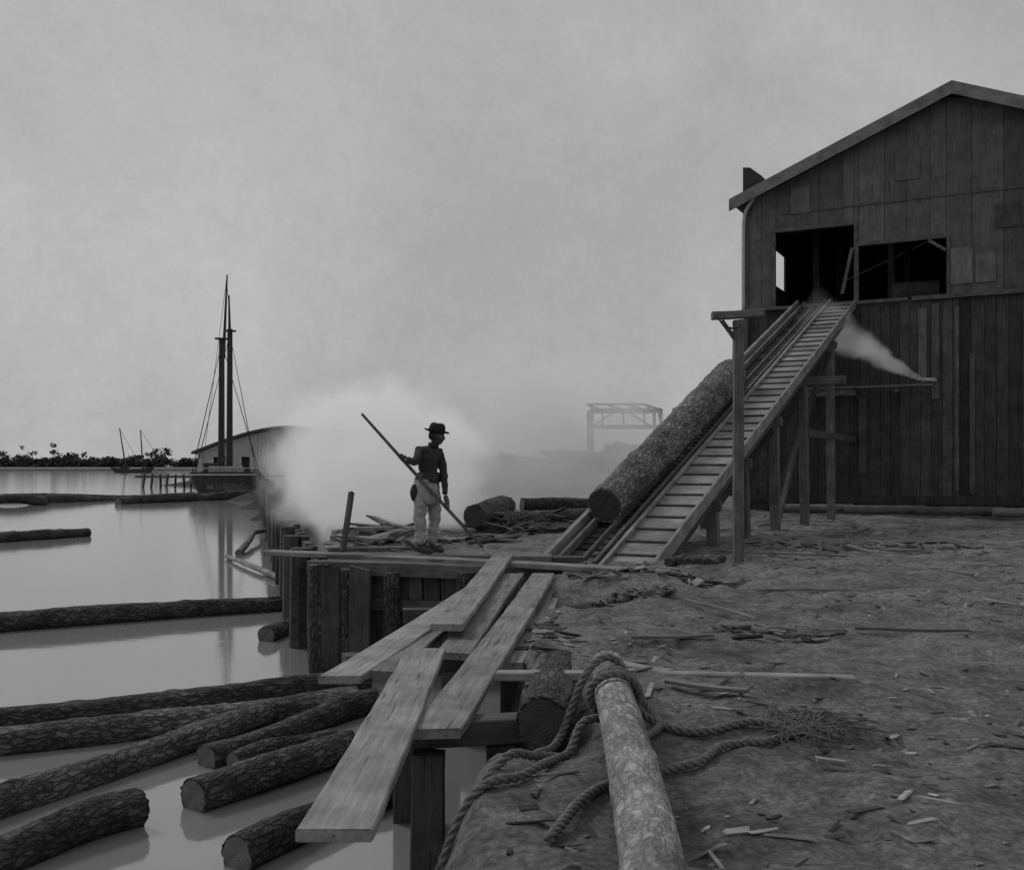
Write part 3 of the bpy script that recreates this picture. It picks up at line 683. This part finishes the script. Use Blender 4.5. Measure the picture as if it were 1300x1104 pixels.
# ---------------------------------------------------------------- steam
def steam(name,loc,scale,dens,nscale,seed,thr=.38,rotz=0,rot=None,cone=False,em=.15,sr=3.0):
    m=bpy.data.materials.new(name);m.use_nodes=True;nt=m.node_tree;nt.nodes.clear()
    out=nt.nodes.new('ShaderNodeOutputMaterial');pv=nt.nodes.new('ShaderNodeVolumePrincipled')
    try: m.cycles.volume_step_rate=sr
    except Exception as e: print('nostep',e)
    tc=N(nt,'ShaderNodeTexCoord')
    vl=N(nt,'ShaderNodeVectorMath',operation='LENGTH')
    if cone:
        sp=N(nt,'ShaderNodeSeparateXYZ');L(nt,tc.outputs['Object'],sp.inputs[0])
        k=math_(nt,'MULTIPLY_ADD',sp.outputs[0],.5,.5)
        rad=math_(nt,'MULTIPLY_ADD',k,.85,.06)
        rr=math_(nt,'SQRT',math_(nt,'ADD',math_(nt,'MULTIPLY',sp.outputs[1],sp.outputs[1]),math_(nt,'MULTIPLY',sp.outputs[2],sp.outputs[2])))
        fall=math_(nt,'SUBTRACT',1.0,math_(nt,'DIVIDE',rr,rad))
        inv=math_(nt,'DIVIDE',.12,math_(nt,'ADD',rad,.0))
        fade=math_(nt,'MINIMUM',math_(nt,'MULTIPLY',math_(nt,'SUBTRACT',1.0,k),1.4),1.0)
    else:
        L(nt,tc.outputs['Object'],vl.inputs[0]); fall=math_(nt,'SUBTRACT',1.0,vl.outputs['Value'])
    mp=N(nt,'ShaderNodeMapping');mp.inputs['Scale'].default_value=[s*nscale for s in scale];mp.inputs['Location'].default_value=(seed,seed*2,seed*3);L(nt,tc.outputs['Object'],mp.inputs[0])
    n1=N(nt,'ShaderNodeTexNoise',Scale=1.0,Detail=2.0,Roughness=.6);L(nt,mp.outputs[0],n1.inputs['Vector'])
    d=math_(nt,'ADD',math_(nt,'MULTIPLY',fall,1.1),math_(nt,'MULTIPLY_ADD',n1.outputs[0],2.3,-1.15-thr*.5))
    d=math_(nt,'MINIMUM',math_(nt,'MAXIMUM',d,0.0),.6)
    g2=math_(nt,'MINIMUM',math_(nt,'MAXIMUM',math_(nt,'MULTIPLY',fall,3.5),0.0),1.0)
    d=math_(nt,'MULTIPLY',d,g2)
    if cone: d=math_(nt,'MULTIPLY',math_(nt,'MULTIPLY',d,inv),fade)
    d=math_(nt,'MULTIPLY',d,dens)
    L(nt,d,pv.inputs['Density']); pv.inputs['Color'].default_value=(.98,.98,.98,1); pv.inputs['Anisotropy'].default_value=.1
    L(nt,math_(nt,'MULTIPLY',d,em),pv.inputs['Emission Strength'])  # added glow follows density, standing in for multiply scattered light inside the steam
    L(nt,pv.outputs[0],out.inputs['Volume'])
    mb=MB(); mb.box((0,0,0),(2,2,2)); o=mb.obj(name,m); o.location=loc;o.scale=scale;
    o.rotation_euler=rot if rot is not None else (0,0,rotz); return o
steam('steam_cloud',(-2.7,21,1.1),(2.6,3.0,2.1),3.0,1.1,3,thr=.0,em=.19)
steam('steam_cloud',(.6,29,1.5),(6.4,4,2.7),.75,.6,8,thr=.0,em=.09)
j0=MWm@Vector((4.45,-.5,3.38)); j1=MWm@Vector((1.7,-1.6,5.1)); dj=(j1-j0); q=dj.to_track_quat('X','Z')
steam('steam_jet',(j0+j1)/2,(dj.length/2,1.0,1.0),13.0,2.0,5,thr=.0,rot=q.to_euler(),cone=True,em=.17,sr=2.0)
# ---------------------------------------------------------------- man
MX,MY,MZ=(541-650)*13/1300,13.0,.10
man=empty('man_with_pike_pole',(MX,MY,MZ))
M_jacket=plain('dark_wool_jacket',.025,.055,30,bump=.5,rough=.95)
M_trous=plain('worn_trousers',.24,.4,18,bump=.5,rough=.95)
M_skin=plain('skin',.05,.075,20,rough=.55,bump=.1)
M_hat=plain('felt_hat',.02,.035,30,rough=.95,spec=.1)
M_shoe=plain('leather_boots',.03,.06,20,rough=.6)
M_eye=plain('eye_white',.5,.6,5,rough=.3); 
def skin(name,vs,es,rs,mat,root=0,lev=2,parent=man,smooth=True):
    me=bpy.data.meshes.new(name);me.from_pydata([tuple(v) for v in vs],es,[]);o=bpy.data.objects.new(name,me);COL.objects.link(o)
    md=o.modifiers.new('skin','SKIN');md.use_smooth_shade=True
    for i,r_ in enumerate(rs):
        sv=me.skin_vertices[0].data[i]; sv.radius=r_ if isinstance(r_,tuple) else (r_,r_); sv.use_root=(i==root)
    ss=o.modifiers.new('sub','SUBSURF');ss.levels=lev;ss.render_levels=lev
    dg=bpy.context.evaluated_depsgraph_get(); ev=o.evaluated_get(dg); m2=bpy.data.meshes.new_from_object(ev)
    o.modifiers.clear(); o.data=m2
    m2.materials.clear()
    for mm in (mat if isinstance(mat,list) else [mat]): m2.materials.append(mm)
    m2.polygons.foreach_set('use_smooth',[True]*len(m2.polygons))
    o.parent=parent; return o
Vb=[(.01,0,.88),(.02,0,1.0),(.035,-.01,1.13),(.045,-.01,1.25),(.075,-.02,1.345),(.11,-.02,1.41),
    (-.075,-.11,1.285),(-.10,-.31,1.13),(-.235,-.235,1.205),
    (.16,.08,1.275),(.225,.03,.99),(.25,-.10,.74),
    (-.055,-.07,.84),(-.075,-.10,.47),(-.065,-.09,.10),
    (.075,.07,.84),(.105,.05,.46),(.06,.09,.10)]
Eb=[(0,1),(1,2),(2,3),(3,4),(4,5),(3,6),(6,7),(7,8),(3,9),(9,10),(10,11),(0,12),(12,13),(13,14),(0,15),(15,16),(16,17)]
Rb=[.125,.125,.135,.13,.06,.052,.075,.055,.037,.075,.055,.037,.11,.085,.07,.11,.085,.07]
body=skin('body',Vb,Eb,Rb,[M_jacket,M_trous,M_skin],lev=3)
for p in body.data.polygons:
    c=p.center
    if c.z<.93 and not (c.x>.17 and c.z>.6 and c.y<.12 and (c-Vector((.24,-.02,c.z))).length<.12): p.material_index=1
    if c.z>1.39: p.material_index=2
for v in body.data.vertices:
    p=v.co; v.co=p+v.normal*(noise.noise(Vector((p.x*9,p.y*9,p.z*16)))*.02+noise.noise(Vector((p.x*20,p.y*20,p.z*34)))*.007)
def ring(name,cx,cy,prof,mat,n=28):
    V=[];Fc=[]
    for (z,rx,ry,ox) in prof:
        for j in range(n):
            a=2*math.pi*j/n; w_=1+.06*math.sin(a*5+z*20)+.04*math.sin(a*9)
            V.append((cx+ox+rx*w_*math.cos(a),cy+ry*w_*math.sin(a),z+.008*math.sin(a*3)))
    for i in range(len(prof)-1):
        for j in range(n):
            a=i*n+j;b_=i*n+(j+1)%n; Fc.append((a,b_,b_+n,a+n))
    o=mkobj(name,V,Fc,mat,man,smooth=True); md=o.modifiers.new('s','SOLIDIFY');md.thickness=.008; return o
ring('jacket_skirt',.015,0,[(1.02,.125,.135,.01),(.95,.145,.15,0),(.9,.16,.165,0)],M_jacket)
ring('trouser_seat',.008,0,[(.91,.142,.148,0),(.8,.147,.158,0),(.7,.135,.16,0),(.62,.125,.155,0)],M_trous)
skin('tool_pouch',[(-.13,-.12,.88),(-.15,-.13,.78),(-.14,-.12,.66)],[(0,1),(1,2)],[.03,.055,.03],M_jacket)
ring('coat_collar',.095,-.02,[(1.345,.075,.075,-.01),(1.385,.062,.062,0),(1.40,.068,.068,.0)],M_jacket)
for (ax,ay) in((-.065,-.09),(.06,.09)):
    f=Vector((.85,-.5,0)).normalized()
    a=Vector((ax,ay,.0))
    skin('boot',[a+Vector((0,0,.13)),a+Vector((0,0,.06))-f*.02,a+Vector((0,0,.045))-f*.06,a+f*.07+Vector((0,0,.05)),a+f*.15+Vector((0,0,.035)),a+f*.2+Vector((0,0,.03))],[(0,1),(1,2),(1,3),(3,4),(4,5)],[.055,.05,.04,.045,.038,.025],M_shoe,root=1)
pA=Vector((-.79,-.19,1.76));pB=Vector((.81,-.19,.0)); pd=(pB-pA).normalized()
t=MB(); n=14; pts=[pA.lerp(pB,i/n)+Vector((0,0,-.012*math.sin(math.pi*i/n))) for i in range(n+1)]
t.tube(pts,[.017+.005*math.sin(i/n*3) for i in range(n+1)],10); t.obj('pike_pole',M_mid,man,smooth=True)
t=MB(); t.tube([pB-pd*.12,pB+pd*.0,pB+pd*.07],[.022,.018,.003],8); t.obj('pike_iron_tip',M_iron,man)
def hand(name,wrist,g):
    wrist=Vector(wrist); a=pd
    u=(wrist-g); u=(u-a*u.dot(a)).normalized(); v=a.cross(u)
    vs=[wrist,wrist.lerp(g+u*.04,.5),g+u*.035]; es=[(0,1),(1,2)]; rs=[(.03,.03),(.036,.03),(.034,.03)]
    skin(name+'_palm',vs,es,rs,M_skin,lev=2)
    ends=[175,205,215,185]; 
    for i in range(4):
        c=g+a*(i-1.5)*.021; R_=.026; P_=[c+u*.05]
        for th in np.linspace(10,ends[i],5):
            r=math.radians(th); P_.append(c+(u*math.cos(r)+v*math.sin(r))*R_)
        skin(name+'_finger_%d'%(i+1),P_,[(j,j+1) for j in range(5)],[.011,.0105,.01,.0095,.009,.008],M_skin,lev=1)
    c=g-a*.03; P_=[c+u*.06+a*.01]
    for th in(-25,-75,-125):
        r=math.radians(th); P_.append(c+(u*math.cos(r)+v*math.sin(r))*.03)
    skin(name+'_thumb',P_,[(0,1),(1,2),(2,3)],[.014,.0125,.0115,.009],M_skin,lev=1)
def onpole(x): k=(x+.79)/1.6; return pA.lerp(pB,k)
hand('right_hand',Vb[8],onpole(-.29)); hand('left_hand',Vb[11],onpole(.265))
head=empty('head',(0,0,0)); head.parent=man; head.location=(.135,-.025,1.485); head.rotation_euler=(0,math.radians(8),math.radians(-18))
bm=bmesh.new(); bmesh.ops.create_uvsphere(bm,u_segments=48,v_segments=32,radius=1)
for v in bm.verts:
    x,y,z=v.co; q=Vector((x*.096,y*.074,z*.118))
    if z<-.1: 
        k=min(1,(-z-.1)/.9); q.y*=1-.22*k; q.x=q.x*(1-.12*k)+.018*k
    if x>0.5:
        q.x+=.024*math.exp(-((y/.17)**2+((z+.18)/.17)**2))
        q.x+=.010*math.exp(-((y/.11)**2+((z-.05)/.2)**2))
        q.x-=.013*math.exp(-(((abs(y)-.38)/.16)**2+((z-.06)/.13)**2))
        q.x+=.007*math.exp(-((z-.25)/.09)**2)*(abs(y)<.7)
        q.x+=.010*math.exp(-((y/.3)**2+((z+.45)/.06)**2))
        q.x+=.010*math.exp(-((y/.27)**2+((z+.60)/.06)**2))
        q.x+=.012*math.exp(-((y/.3)**2+((z+.9)/.13)**2))
    v.co=q
me=bpy.data.meshes.new('face');bm.to_mesh(me);bm.free();me.materials.append(M_skin);me.polygons.foreach_set('use_smooth',[True]*len(me.polygons))
fo=bpy.data.objects.new('face',me);COL.objects.link(fo);fo.parent=head
for sg in(-1,1):
    for (nm,r_,x_,mm) in(('eyeball',.011,.078,M_eye),('iris',.0055,.0865,M_hat)):
        bm=bmesh.new();bmesh.ops.create_uvsphere(bm,u_segments=12,v_segments=8,radius=r_);me=bpy.data.meshes.new(nm);bm.to_mesh(me);bm.free();me.materials.append(mm)
        o=bpy.data.objects.new(nm,me);COL.objects.link(o);o.location=(x_,sg*.029,.006);o.parent=head
    e=skin('ear',[(0,sg*.071,-.025),(-.012,sg*.08,.0),(-.008,sg*.082,.02),(.004,sg*.074,.026)],[(0,1),(1,2),(2,3)],[.008,.01,.011,.006],M_skin,lev=1,parent=head)
bm=bmesh.new();bmesh.ops.create_uvsphere(bm,u_segments=32,v_segments=20,radius=1)
for v in bm.verts:
    q=Vector((v.co.x*.098-.008,v.co.y*.079,v.co.z*.12+.006)); v.co=q+q.normalized()*noise.noise(q*90)*.004
dl=[f for f in bm.faces if (f.calc_center_median().x>.02+ .5*max(0,f.calc_center_median().z-.03)) or f.calc_center_median().z<-.055]
bmesh.ops.delete(bm,geom=dl,context='FACES');me=bpy.data.meshes.new('hair');bm.to_mesh(me);bm.free();me.materials.append(M_hat)
o=bpy.data.objects.new('hair',me);COL.objects.link(o);o.parent=head
prof=[(0,.158),(.03,.162),(.055,.164),(.076,.156),(.09,.138),(.096,.115),(.099,.09),(.1,.062),(.104,.055),(.122,.051),(.142,.052),(.155,.060),(.154,.064),(.14,.056),(.118,.048),(.1,.046),(.09,.044)]
V=[];Fc=[];n=40
for (r_,z) in prof:
    for j in range(n):
        a=2*math.pi*j/n; up_=.016*abs(math.sin(a))*(r_/.155)**4-.010*math.cos(a)*(r_/.155)**3
        w_=1+noise.noise(Vector((math.cos(a)*1.5,math.sin(a)*1.5,z*12)))*.06
        V.append((r_*1.08*w_*math.cos(a)-.005,r_*.94*w_*math.sin(a),z+up_+(.006*math.cos(a*2) if r_<.07 and z>.13 else 0)))
for i in range(len(prof)-1):
    for j in range(n):
        a=i*n+j;b_=i*n+(j+1)%n; Fc.append((a,b_,b_+n,a+n))
mkobj('felt_hat',V,Fc,M_hat,head,smooth=True)
